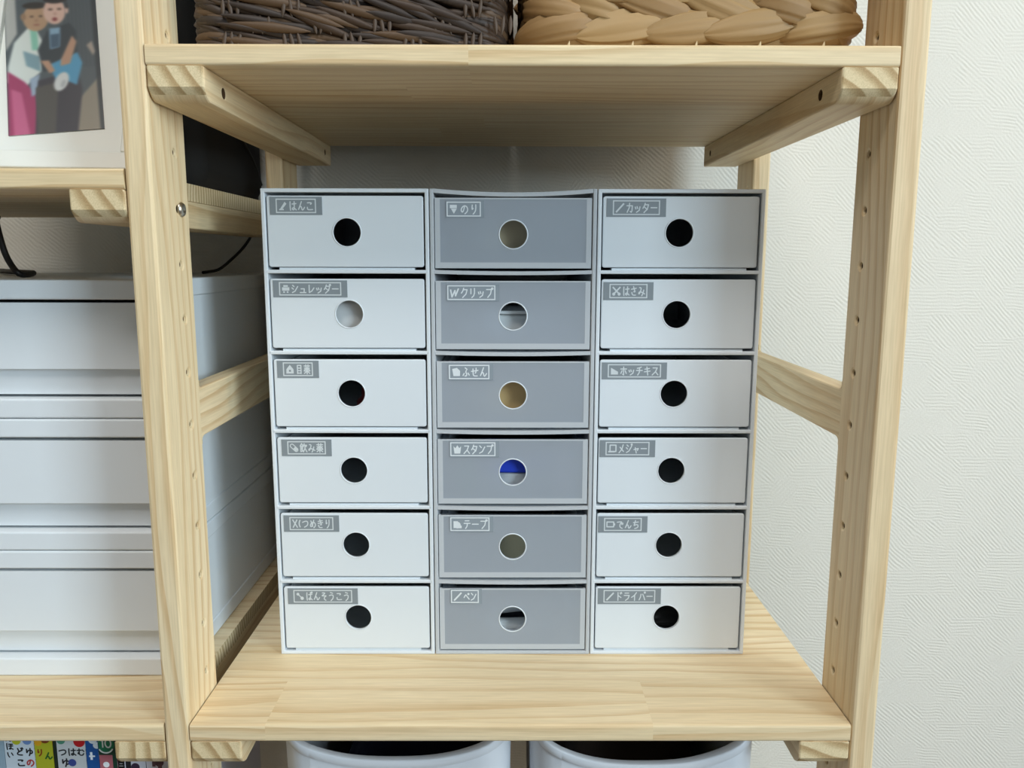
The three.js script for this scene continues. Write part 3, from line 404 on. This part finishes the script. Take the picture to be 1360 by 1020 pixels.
// ---------------------------------------------------------------- photo frame and black bag on the shelf above the drawer cases
{
  const g = thing('photo_frame', 'white framed photograph of two children, leaning on the pine shelf', 'photo frame', [-0.2826, 0.3542, 0.02]);
  g.rotation.order = 'YXZ'; g.rotation.set(-0.46, 0.1634, 0);
  const W = 0.101, B = -0.0252, T = 0.138, wm = flat(222, 221, 212, { roughness: 0.5 });
  lpart('mount', bx(-W / 2 + 0.002, W / 2 - 0.002, B + 0.002, T - 0.002, -0.008, -0.0012), wm, g);
  const r = 0.012;
  lpart('frame', merge([bx(-W / 2, W / 2, B, B + r, -0.010, 0.003, 0.001), bx(-W / 2, W / 2, T - r, T, -0.010, 0.003, 0.001), bx(-W / 2, -W / 2 + r, B + r, T - r, -0.010, 0.003, 0.001), bx(W / 2 - r, W / 2, B + r, T - r, -0.010, 0.003, 0.001)]), wm, g);
  lpart('easel_leg', (() => { const e = bx(-0.012, 0.012, -0.038, 0.038, -0.0015, 0.0015); e.rotateX(0.75); e.translate(0, 0.035, -0.04); return e; })(), black, g, 'black easel leg');
  const [c, x] = canvas(330, 640); x.filter = 'blur(4px)'; const el = (col, cx, cy, rx, ry, rot = 0) => { x.fillStyle = col; x.beginPath(); x.ellipse(cx, cy, rx, ry, rot, 0, 7); x.fill(); }, poly = (col, ...p) => { x.fillStyle = col; x.beginPath(); p.forEach((q, i) => (i ? x.lineTo(...q) : x.moveTo(...q))); x.closePath(); x.fill(); };
  x.fillStyle = '#4b5356'; x.fillRect(0, 0, 330, 640);
  x.save(); x.translate(0, -62); x.fillStyle = '#3c4448'; for (let i = 0; i < 9; i++) x.fillRect(210 + i * 14, 0, 5, 420);
  poly('#a4a49e', [0, 0], [38, 0], [42, 250], [0, 330]);
  poly('#8a8272', [330, 460], [250, 560], [190, 720], [330, 720]); poly('#23282a', [312, 0], [330, 0], [330, 720], [318, 720]);
  poly('#9d9184', [286, 320], [306, 300], [316, 350], [308, 370]);
  // child in a pale jacket with a pink skirt
  poly('#c9cfc8', [96, 205], [30, 290], [6, 400], [4, 470], [60, 500], [120, 430], [136, 300]);
  poly('#7fb6a0', [88, 230], [112, 220], [116, 330], [92, 330]); poly('#76939b', [60, 330], [120, 360], [120, 430], [70, 400]);
  poly('#963a5c', [4, 420], [60, 470], [96, 520], [116, 720], [2, 720]); poly('#b65b7c', [14, 500], [50, 520], [76, 720], [20, 720]); poly('#8f9fb0', [80, 460], [116, 440], [100, 530], [84, 540]);
  el('#a98a6c', 110, 180, 46, 62); el('#8c6f56', 66, 172, 10, 16); el('#2c2823', 108, 120, 44, 16);
  el('#3a2c26', 96, 172, 7, 4); el('#3a2c26', 128, 172, 7, 4); el('#8a5a4c', 112, 212, 12, 4); el('#96735a', 112, 192, 6, 7);
  // child in a dark jacket, hands together on the knees
  poly('#31383c', [150, 240], [230, 210], [252, 250], [250, 420], [130, 430], [112, 330]); poly('#7f9fb4', [156, 232], [196, 228], [190, 320], [156, 330]); poly('#42586a', [158, 262], [194, 258], [190, 320], [158, 326]);
  poly('#39363c', [110, 470], [250, 430], [262, 520], [236, 720], [90, 720]); poly('#4d4a45', [100, 500], [180, 480], [160, 720], [100, 720]);
  poly('#4f92b4', [150, 400], [252, 350], [268, 400], [244, 500], [212, 480], [200, 440], [170, 470]);
  poly('#b08a70', [236, 270], [252, 300], [224, 400], [190, 410], [192, 380]); poly('#b08a70', [120, 380], [150, 380], [170, 430], [150, 440]);
  el('#c9cdcb', 190, 480, 24, 44, 0.35); el('#a9aeb0', 196, 490, 8, 18, 0.3);
  el('#c9a898', 178, 152, 40, 62); el('#c9a898', 222, 150, 7, 16); el('#241f1e', 182, 92, 44, 22); poly('#241f1e', [216, 90], [228, 140], [220, 140]);
  el('#35261f', 164, 142, 8, 4); el('#35261f', 196, 142, 8, 4); el('#7d3a38', 178, 190, 9, 9); el('#b48f80', 180, 164, 6, 8); x.restore();
  const pg = new THREE.BoxGeometry(0.0549, 0.1065, 0.0006); pg.translate(0, 0.1065 / 2, 0); pg.rotateZ(0.13); pg.translate(0, 0.002, -0.0008);
  lpart('photograph', pg, new THREE.MeshPhysicalMaterial({ map: canvasTex(c), roughness: 0.35, clearcoat: 0.4, clearcoatRoughness: 0.2 }), g, 'printed photograph of two seated children');
}
{
  const g = thing('fabric_bag', 'black fabric bag standing behind the photo frame', 'bag', [-0.325, 0.3267, -0.165]);
  const b = new RoundedBoxGeometry(0.18, 0.235, 0.165, 8, 0.02), p = b.attributes.position, nz = makeNoise(5);
  for (let i = 0; i < p.count; i++) { const X = p.getX(i), Y = p.getY(i), Z = p.getZ(i), k = 0.006 * (nz(Y * 30 + 50, Z * 25 + 50, 999, 999) - 0.5); p.setXYZ(i, X + k, Y, Z + 0.006 * (nz(X * 30 + 50, Y * 25 + 50, 999, 999) - 0.5)); }
  b.computeVertexNormals(); b.translate(0, 0.1175, 0); lpart('body', b, flat(30, 31, 31, { roughness: 0.85 }), g);
  lpart('piping', tube([[0.0895, 0.07, 0.07], [0.0905, 0.066, 0.03], [0.0908, 0.056, -0.01], [0.0905, 0.036, -0.05], [0.0895, 0.02, -0.07]], 0.0016, 40), flat(40, 41, 41), g, 'curved seam piping');
  lpart('handle', tube([[-0.05, 0.225, 0.03], [-0.045, 0.27, 0.03], [0, 0.285, 0.03], [0.045, 0.27, 0.03], [0.05, 0.225, 0.03]], 0.005, 40), flat(26, 26, 27), g);
}

// ---------------------------------------------------------------- woven baskets on the upper shelf
function bend(geo, r) {                                     // wraps a strand around a corner of radius r
  const g = geo.clone(), p = g.attributes.position;
  for (let i = 0; i < p.count; i++) { const a = p.getX(i) / r, d = r + p.getZ(i); p.setX(i, d * Math.sin(a)); p.setZ(i, d * Math.cos(a) - r); }
  g.computeVertexNormals(); return g;
}
function strandGeo(len, w, t, base, sd, ns = 12, nr = 12) {
  const nz = makeNoise(sd), P = [], I = [];
  for (let i = 0; i <= ns; i++) for (let j = 0; j < nr; j++) {
    const s = i / ns, a = j / nr * 2 * Math.PI, prof = Math.pow(Math.max(0, Math.sin(Math.PI * (0.004 + 0.992 * s))), 0.6);
    const rg = 1 + 0.07 * Math.sin(a * Math.round(nr * 0.4) + sd) + 0.13 * (nz(j * 1.7 + 3, s * 3, 99, 99) - 0.5) + 0.26 * (nz(j, 5, 99, 99) - 0.5);
    P.push((s - 0.5) * len, Math.sin(a) * w / 2 * prof * rg, Math.cos(a) * t / 2 * prof * rg);
  }
  for (let i = 0; i < ns; i++) for (let j = 0; j < nr; j++) { const a = i * nr + j, b = i * nr + (j + 1) % nr, c = a + nr, d = b + nr; I.push(a, b, c, b, d, c); }
  const g = new THREE.BufferGeometry(); g.setAttribute('position', new THREE.Float32BufferAttribute(P, 3)); g.setIndex(I); g.computeVertexNormals(); g.userData.mat = base; return g;
}
const strandMat = (r, g, b) => flat(r, g, b, { roughness: 0.6 });
function mergeByMaterial(list) {                            // one mesh, one material slot per strand colour
  const mats = [...new Set(list.map((q) => q.userData.mat))], gs = mats.map((m) => mergeGeometries(list.filter((q) => q.userData.mat === m).map((q) => { const c = q.clone(); c.userData = {}; return c; })));
  return new THREE.Mesh(mergeGeometries(gs, true), mats);
}
const UP = 0.3909;
// perimeter of a rounded rectangle: distance -> [x, z, outward angle]
function ring(x0, x1, z0, z1, r) {
  const L = [x1 - x0 - 2 * r, Math.PI * r / 2, z1 - z0 - 2 * r, Math.PI * r / 2], tot = 2 * (L[0] + L[2]) + 4 * L[1];
  const f = (s) => {
    s = ((s % tot) + tot) % tot;                            // starts at front left, runs to the right
    const seg = [[L[0], (t) => [x0 + r + t, z1, Math.PI / 2]], [L[1], (t) => { const a = Math.PI / 2 - t / r; return [x1 - r + Math.cos(a) * r, z1 - r + Math.sin(a) * r, a]; }], [L[2], (t) => [x1, z1 - r - t, 0]], [L[1], (t) => { const a = -t / r; return [x1 - r + Math.cos(a) * r, z0 + r + Math.sin(a) * r, a]; }], [L[0], (t) => [x1 - r - t, z0, -Math.PI / 2]], [L[1], (t) => { const a = -Math.PI / 2 - t / r; return [x0 + r + Math.cos(a) * r, z0 + r + Math.sin(a) * r, a]; }], [L[2], (t) => [x0, z0 + r + t, Math.PI]], [L[1], (t) => { const a = Math.PI - t / r; return [x0 + r + Math.cos(a) * r, z1 - r + Math.sin(a) * r, a]; }]];
    for (const [l, fn] of seg) { if (s <= l) return fn(s); s -= l; } return [x0 + r, z1, Math.PI / 2];
  };
  return [f, tot];
}
function tubShell(x0, x1, z0, z1, r, y0, y1, t) {           // open-topped liner
  const mk = (a, b, c, d, q) => { const s = new THREE.Shape(); s.moveTo(a + q, c); s.lineTo(b - q, c); s.quadraticCurveTo(b, c, b, c + q); s.lineTo(b, d - q); s.quadraticCurveTo(b, d, b - q, d); s.lineTo(a + q, d); s.quadraticCurveTo(a, d, a, d - q); s.lineTo(a, c + q); s.quadraticCurveTo(a, c, a + q, c); return s; };
  const o = mk(x0, x1, -z1, -z0, r), h = mk(x0 + t, x1 - t, -z1 + t, -z0 - t, r * 0.8); o.holes.push(new THREE.Path(h.getPoints(6).reverse()));
  const w = new THREE.ExtrudeGeometry(o, { depth: y1 - y0, bevelEnabled: false, curveSegments: 6 }), b = new THREE.ExtrudeGeometry(mk(x0 + t / 2, x1 - t / 2, -z1 + t / 2, -z0 - t / 2, r * 0.9), { depth: 0.003, bevelEnabled: false, curveSegments: 6 });
  return merge([w, b]).rotateX(-Math.PI / 2).translate(0, y0, 0);
}
function strand(parent, geo, x, y, z, ang, tilt, out, roll = 0, name = 'strand') {
  const m = shadow(new THREE.Mesh(geo, geo.userData.mat)); m.name = name;
  // local x along the perimeter (to the right seen from outside), local z outward
  m.rotation.order = 'YXZ'; m.rotation.set(roll, Math.PI / 2 - ang + out, tilt); m.position.set(x, y, z).sub(parent.position); parent.add(m); return m;
}
{ // pale braided basket
  const x0 = 0.0122, x1 = 0.1925, z0 = -0.255, z1 = 0.052, g = thing('water_hyacinth_basket', 'light tan basket of broad plaited leaves on the pine shelf', 'basket', [(x0 + x1) / 2, UP, (z0 + z1) / 2]);
  part('lining', tubShell(x0 + 0.002, x1 - 0.002, z0 + 0.002, z1 - 0.002, 0.015, UP + 0.003, UP + 0.135, 0.004), flat(158, 124, 78, { roughness: 0.9 }), g);
  const tan = [strandMat(160, 127, 81), strandMat(168, 135, 88), strandMat(153, 119, 75)];
  const leaves = [0, 1, 2, 3, 4, 5].map((k) => strandGeo(0.064 + 0.005 * (k % 3), 0.0205, 0.0125, tan[k % 3], 31 + k * 7, 16, 34)), curved = leaves.map((q) => bend(q, 0.022)), half = leaves.map((q) => bend(q, 0.036));
  const [f, tot] = ring(x0, x1, z0, z1, 0.017);
  const rest = [];
  for (let row = 0; row < 6; row++) { const n = Math.round(tot / 0.036), st = tot / n; for (let k = 0; k < n; k++) {
    for (const up of [0, 1]) {
      const [x, z, a] = f((k + (up ? 0.45 : 0) + row * 0.37) * st + rr(-0.002, 0.002)), y = UP + 0.0175 + row * 0.0225 + (up ? 0.0115 : 0.001), pick = Math.floor(rnd() * 6), off = Math.abs(Math.sin(2 * a)), near = Math.min(Math.abs(x - x0), Math.abs(x - x1)) < 0.045 && Math.min(Math.abs(z - z0), Math.abs(z - z1)) < 0.045, geo = (off > 0.01 ? curved : near ? half : leaves)[pick];
      const m = strand(g, geo, x + Math.cos(a) * 0.001, y, z + Math.sin(a) * 0.001, a, (up ? -1 : 1) * (row || up ? rr(0.2, 0.31) : rr(0.15, 0.2)), off > 0.01 || near ? rr(0, 0.05) : rr(0.05, 0.14), 0, 'leaf_strand');
      if (z < -0.08 || row > 4) { g.remove(m); m.updateMatrix(); rest.push(geo.clone().applyMatrix4(m.matrix)); }
    } } }
  const back = shadow(mergeByMaterial(rest)); back.name = 'leaf_weave'; back.userData.kind = 'stuff'; g.add(back);
  const twine = strandMat(208, 184, 142);
  for (let k = 0; k < 5; k++) { const x = 0.03 + k * 0.036, q = strandGeo(0.011, 0.0022, 0.0018, twine, 77 + k, 6, 6); strand(g, q, x, UP + 0.004, z1 + 0.0055, Math.PI / 2, 1.35, 0, 0, 'binding_twine'); }
}
{ // dark twined basket
  const x0 = -0.1835, x1 = -0.006, z0 = -0.258, z1 = 0.053, g = thing('dark_rattan_basket', 'dark brown basket of thin twined vines on the pine shelf', 'basket', [(x0 + x1) / 2, UP, (z0 + z1) / 2]);
  part('lining', tubShell(x0 + 0.002, x1 - 0.002, z0 + 0.002, z1 - 0.002, 0.016, UP + 0.003, UP + 0.135, 0.004), flat(60, 43, 29, { roughness: 0.9 }), g);
  const vine = [strandMat(60, 43, 29), strandMat(42, 30, 22), strandMat(80, 58, 36), strandMat(52, 38, 28)], stakeMat = strandMat(72, 56, 42);
  const v = [0, 1, 2, 3, 4, 5, 6, 7].map((k) => strandGeo(0.034 + 0.006 * (k % 3), 0.0042 + 0.0008 * (k % 3), 0.0046, vine[k % 4], 131 + k * 5, 9, 8)), vc = v.map((q) => bend(q, 0.02));
  const stakes = [0, 1, 2].map((k) => strandGeo(0.0105, 0.0026, 0.002, stakeMat, 211 + k, 6, 6));
  const [f, tot] = ring(x0, x1, z0, z1, 0.018), rest = [], FR = x1 - x0 - 0.036;
  for (let row = 0; row < 15; row++) for (let s = 0; s < tot; s += 0.0105) {
    for (const sub of [0, 1]) {
      const q = s + row * 0.005 + sub * 0.005 + rr(-0.003, 0.003), [x, z, a] = f(q), y = UP + 0.0078 + row * 0.0088 + (sub ? 0.0042 : 0), front = (q < FR + 0.012 || q > tot - 0.02) && row < 5;
      const edge = Math.abs(Math.sin(2 * a)) > 0.01 || (Math.min(Math.abs(x - x0), Math.abs(x - x1)) < 0.026 && Math.min(Math.abs(z - z0), Math.abs(z - z1)) < 0.026), geo = (edge ? vc : v)[Math.floor(rnd() * 8)], dp = edge ? rr(0, 0.001) : rr(-0.001, 0.0035), m = strand(g, geo, x + Math.cos(a) * dp, y + rr(-0.001, 0.001), z + Math.sin(a) * dp, a, -(row ? rr(0.08, 0.42) : rr(0.03, 0.22)), edge ? 0 : rr(-0.05, 0.12), 0, 'vine_strand');
      if (!front) { g.remove(m); m.updateMatrix(); rest.push(geo.clone().applyMatrix4(m.matrix)); }
    }
  }
  const all = shadow(mergeByMaterial(rest)); all.name = 'vine_weave'; all.userData.kind = 'stuff'; g.add(all);
  for (let row = 0; row < 6; row++) for (let k = 0; k < 5; k++) for (let j = 0; j < 3; j++) strand(g, stakes[j], x0 + 0.02 + (k + (row % 2 ? 0.5 : 0)) * 0.034 + j * 0.0042, UP + 0.009 + row * 0.0088, z1 + 0.0034, Math.PI / 2, Math.PI / 2 + rr(-0.25, 0.25), 0, 0, 'stake');
}

// ---------------------------------------------------------------- white bins below
const binMat = new THREE.MeshPhysicalMaterial({ color: C(222, 224, 228), roughness: 0.35 });
function bin(x0, x1, dip, label, content, cl) {
  const z1 = 0.0672, z0 = -0.19, y0 = LOW, g = thing('storage_bin', label, 'bin', [(x0 + x1) / 2, LOW, (z0 + z1) / 2], 'white storage bins'), top = -0.0205, cx = (x0 + x1) / 2, hw = (x1 - x0) / 2;
  const n = 144, [fo, to] = ring(x0, x1, z0, z1, 0.02), [fi] = ring(x0 + 0.003, x1 - 0.003, z0 + 0.003, z1 - 0.003, 0.017), [, ti] = ring(x0 + 0.003, x1 - 0.003, z0 + 0.003, z1 - 0.003, 0.017);
  const h = (x, z) => { if (z < z1 - 0.03 && Math.abs(x - cx) > hw * 0.5 || z < 0) return top; const t = Math.min(1, Math.abs(x - cx) / (hw * 0.93)); return top - (top - dip) * (1 - Math.pow(t, 2.6)); };
  const P = [], I = [], R = [];
  for (let k = 0; k <= n; k++) {
    const s = k / n, o = fo(s * to), i = fi(s * ti), y = h(o[0], o[1]), taper = (v) => cx + (v - cx) * 0.94;
    const out = [Math.cos(o[2]) * 0.0022, Math.sin(o[2]) * 0.0022];
    R.push([[taper(o[0]), y0, o[1] * 0.97], [o[0], y - 0.006, o[1]], [o[0] + out[0], y - 0.0055, o[1] + out[1]], [o[0] + out[0], y - 0.0008, o[1] + out[1]], [o[0] + out[0] * 0.4, y, o[1] + out[1] * 0.4], [i[0], y, i[1]], [i[0] - out[0] * 0.3, y - 0.001, i[1] - out[1] * 0.3], [taper(i[0]), y0 + 0.003, i[1] * 0.97]]);
  }
  const m = R[0].length; R.forEach((r) => r.forEach((q) => P.push(...q)));
  for (let k = 0; k < n; k++) for (let j = 0; j < m - 1; j++) { const a = k * m + j, b = a + m; I.push(a, a + 1, b, b, a + 1, b + 1); }
  const c = P.length / 3; P.push(cx, y0, (z0 + z1) / 2, cx, y0 + 0.003, (z0 + z1) / 2); for (let k = 0; k < n; k++) { I.push(c, k * m, (k + 1) * m); I.push(c + 1, (k + 1) * m + m - 1, k * m + m - 1); }
  let q = new THREE.BufferGeometry(); q.setAttribute('position', new THREE.Float32BufferAttribute(P, 3)); q.setIndex(I.reverse()); q.computeVertexNormals(); part('body', q, binMat, g);
  const b = new THREE.SphereGeometry(1, 40, 24), p = b.attributes.position, nz = makeNoise(60 + Math.round(x0 * 100) + 50);
  for (let i = 0; i < p.count; i++) { const X = p.getX(i), Y = p.getY(i), Z = p.getZ(i), k = 1 + 0.22 * (nz(X * 2.3 + 20, Z * 2.3 + Y * 2 + 20, 99, 99) - 0.5), e = (v) => Math.sign(v) * Math.pow(Math.abs(v), 0.5); p.setXYZ(i, cx + e(X) * k * hw * 0.74, LOW + 0.108 + e(Y) * k * 0.092, (z0 + z1) / 2 + e(Z) * k * 0.098); }
  b.computeVertexNormals(); single('cloth_bundle', b, content, cl, 'cloth');
}
bin(-0.149, -0.001, -0.036, 'white bin with a dipped front rim, holding a dark blue bundle', flat(22, 26, 52, { roughness: 0.8 }), 'dark blue cloth bundle inside the white bin beside the ladder frame with the bolt');
bin(0.0112, 0.1578, -0.039, 'white bin with a dipped front rim, holding a brown bundle', flat(52, 40, 32, { roughness: 0.8 }), 'dark brown cloth bundle inside the white bin near the bare wall');

// ---------------------------------------------------------------- books below the drawer cases
function book(x0, x1, top, cover, paint, label) {
  const z1 = 0.0672, g = thing('book', label, 'book', [(x0 + x1) / 2, LOW, z1 - 0.08], 'books under the drawer cases'), w = x1 - x0, h = top - LOW, cm = flat(...cover, { roughness: 0.4 });
  part('pages', bx(x0 + 0.0008, x1 - 0.0008, LOW + 0.002, top - 0.002, z1 - 0.158, z1 - 0.0012), flat(232, 228, 214, { roughness: 0.9 }), g);
  const W = Math.max(64, Math.round(w * 9000)), H = Math.round(W * h / w), H2 = Math.min(H, 2048), [c, x] = canvas(W, H2);
  x.fillStyle = `rgb(${cover})`; x.fillRect(0, 0, W, H2); x.scale(W, H2 * (w / h)); paint(x);
  const s = new THREE.BoxGeometry(w, h, 0.0011); s.translate((x0 + x1) / 2, LOW + h / 2, z1 - 0.0005);
  part('spine', s, new THREE.MeshStandardMaterial({ map: canvasTex(c), roughness: 0.35 }), g, 'printed spine');
  part('cover', merge([bx(x0, x0 + 0.0007, LOW, top, z1 - 0.16, z1 - 0.0011), bx(x1 - 0.0007, x1, LOW, top, z1 - 0.16, z1 - 0.0011)]), cm, g);
}
const dot = (x, c, a, b, r) => { x.fillStyle = c; x.beginPath(); x.arc(a, b, r, 0, 7); x.fill(); }, wr = (x, ch, a, b, s, c, lw = 0.1) => { x.strokeStyle = c; glyph(x, ch, a, b, s, s, lw * s); };
const BT = -0.0165;
book(-0.345, -0.3226, BT, [150, 172, 186], (x) => { wr(x, 'い', 0.2, 0.4, 0.6, '#4a5a66'); wr(x, 'ん', 0.2, 1.1, 0.6, '#4a5a66'); }, 'pale blue book at the end of the row, beside the white one with black letters');
book(-0.3222, -0.3035, BT, [206, 216, 224], (x) => { wr(x, 'ん', 0.04, 0.14, 0.26, '#16181c', 0.16); wr(x, 'ほ', 0.04, 0.44, 0.26, '#16181c', 0.16); wr(x, 'い', 0.04, 0.74, 0.26, '#16181c', 0.16); dot(x, '#b9bd2e', 0.42, 0.36, 0.15); dot(x, '#6f8fc2', 0.78, 0.36, 0.15); wr(x, 'ど', 0.34, 0.62, 0.3, '#16181c', 0.16); wr(x, 'ゆ', 0.68, 0.62, 0.3, '#16181c', 0.16); wr(x, 'こ', 0.36, 1.02, 0.3, '#16181c', 0.16); wr(x, 'の', 0.68, 1.02, 0.3, '#b03030', 0.16); }, 'white book with black letters and yellow and blue dots');
book(-0.3031, -0.2918, BT, [176, 178, 44], (x) => { dot(x, '#7a3a1c', 0.6, 0.46, 0.3); dot(x, '#d8a028', 0.2, 0.7, 0.22); wr(x, 'り', 0.05, 1.1, 0.44, '#8c3a1a', 0.18); wr(x, 'た', 0.5, 1.2, 0.44, '#1d5a28', 0.18); wr(x, 'ん', 0.5, 1.3, 0.46, '#1d5a28', 0.18); }, 'yellow-green book with a brown dot on its spine');
book(-0.2914, -0.2895, BT, [34, 46, 36], () => {}, 'very thin dark green book beside the yellow-green one');
book(-0.2891, -0.2711, BT, [198, 200, 200], (x) => { dot(x, '#4f8c74', 0.16, 0.36, 0.15); dot(x, '#b81e24', 0.8, 0.42, 0.2); x.fillStyle = '#fff'; x.font = 'bold 0.28px sans-serif'; x.fillText('7', 0.73, 0.52); wr(x, 'つ', 0.04, 0.66, 0.3, '#16181c', 0.15); wr(x, 'は', 0.36, 0.66, 0.3, '#16181c', 0.15); wr(x, 'む', 0.67, 0.66, 0.3, '#16181c', 0.15); wr(x, 'ゆ', 0.1, 1.04, 0.34, '#16181c', 0.15); dot(x, '#3b4a8c', 0.5, 1.22, 0.14); }, 'light grey book with a red seven and black letters');
book(-0.2707, -0.263, BT, [30, 84, 150], (x) => { dot(x, '#dfe6ea', 0.6, 0.8, 0.36); dot(x, '#dfe6ea', 0.9, 1.3, 0.3); x.fillStyle = '#eef2f6'; x.fillRect(0.3, 1.9, 0.2, 0.7); x.fillRect(0.2, 2.2, 0.5, 0.14); }, 'slim blue book with white spots');
book(-0.2626, -0.2515, BT, [30, 66, 52], (x) => { dot(x, '#24805c', 0.4, 0.85, 0.5); x.strokeStyle = '#f0f4f0'; x.lineWidth = 0.09; x.beginPath(); x.moveTo(0.14, 0.62); x.lineTo(0.24, 0.52); x.lineTo(0.24, 1.04); x.stroke(); x.beginPath(); x.ellipse(0.55, 0.78, 0.16, 0.25, 0, 0, 7); x.stroke(); x.beginPath(); x.arc(0.4, 0.95, 0.42, 0.4, 2.7); x.stroke(); x.fillStyle = '#b86a72'; x.fillRect(0, 1.5, 0.75, 0.9); dot(x, '#fff', 0.36, 2.1, 0.18); }, 'dark green book numbered ten with a pink patch');
book(-0.2511, -0.2474, -0.0236, [18, 18, 20], (x) => { wr(x, 'ニ', 0.1, 4.0, 0.8, '#dcdcdc', 0.12); }, 'thin black book beside the green number ten');
book(-0.247, -0.2335, -0.0358, [206, 206, 214], (x) => { x.fillStyle = '#23242a'; x.fillRect(0.05, 0.06, 0.25, 0.5); dot(x, '#3a2c40', 0.5, 0.42, 0.2); wr(x, 'ス', 0.5, 0.7, 0.4, '#2a2030', 0.14); }, 'short white book with a dark figure, under the cleat');
book(-0.2331, -0.215, -0.0358, [214, 210, 216], (x) => { dot(x, '#5a3a44', 0.45, 0.14, 0.16); x.fillStyle = '#6a4a50'; x.fillRect(0.4, 0.2, 0.14, 0.5); x.fillRect(0.2, 0.1, 0.12, 0.2); wr(x, 'ラ', 0.3, 0.7, 0.4, '#2a2030', 0.14); }, 'short white book with a brown figure, next to the ladder post');

renderer.render(scene, camera);
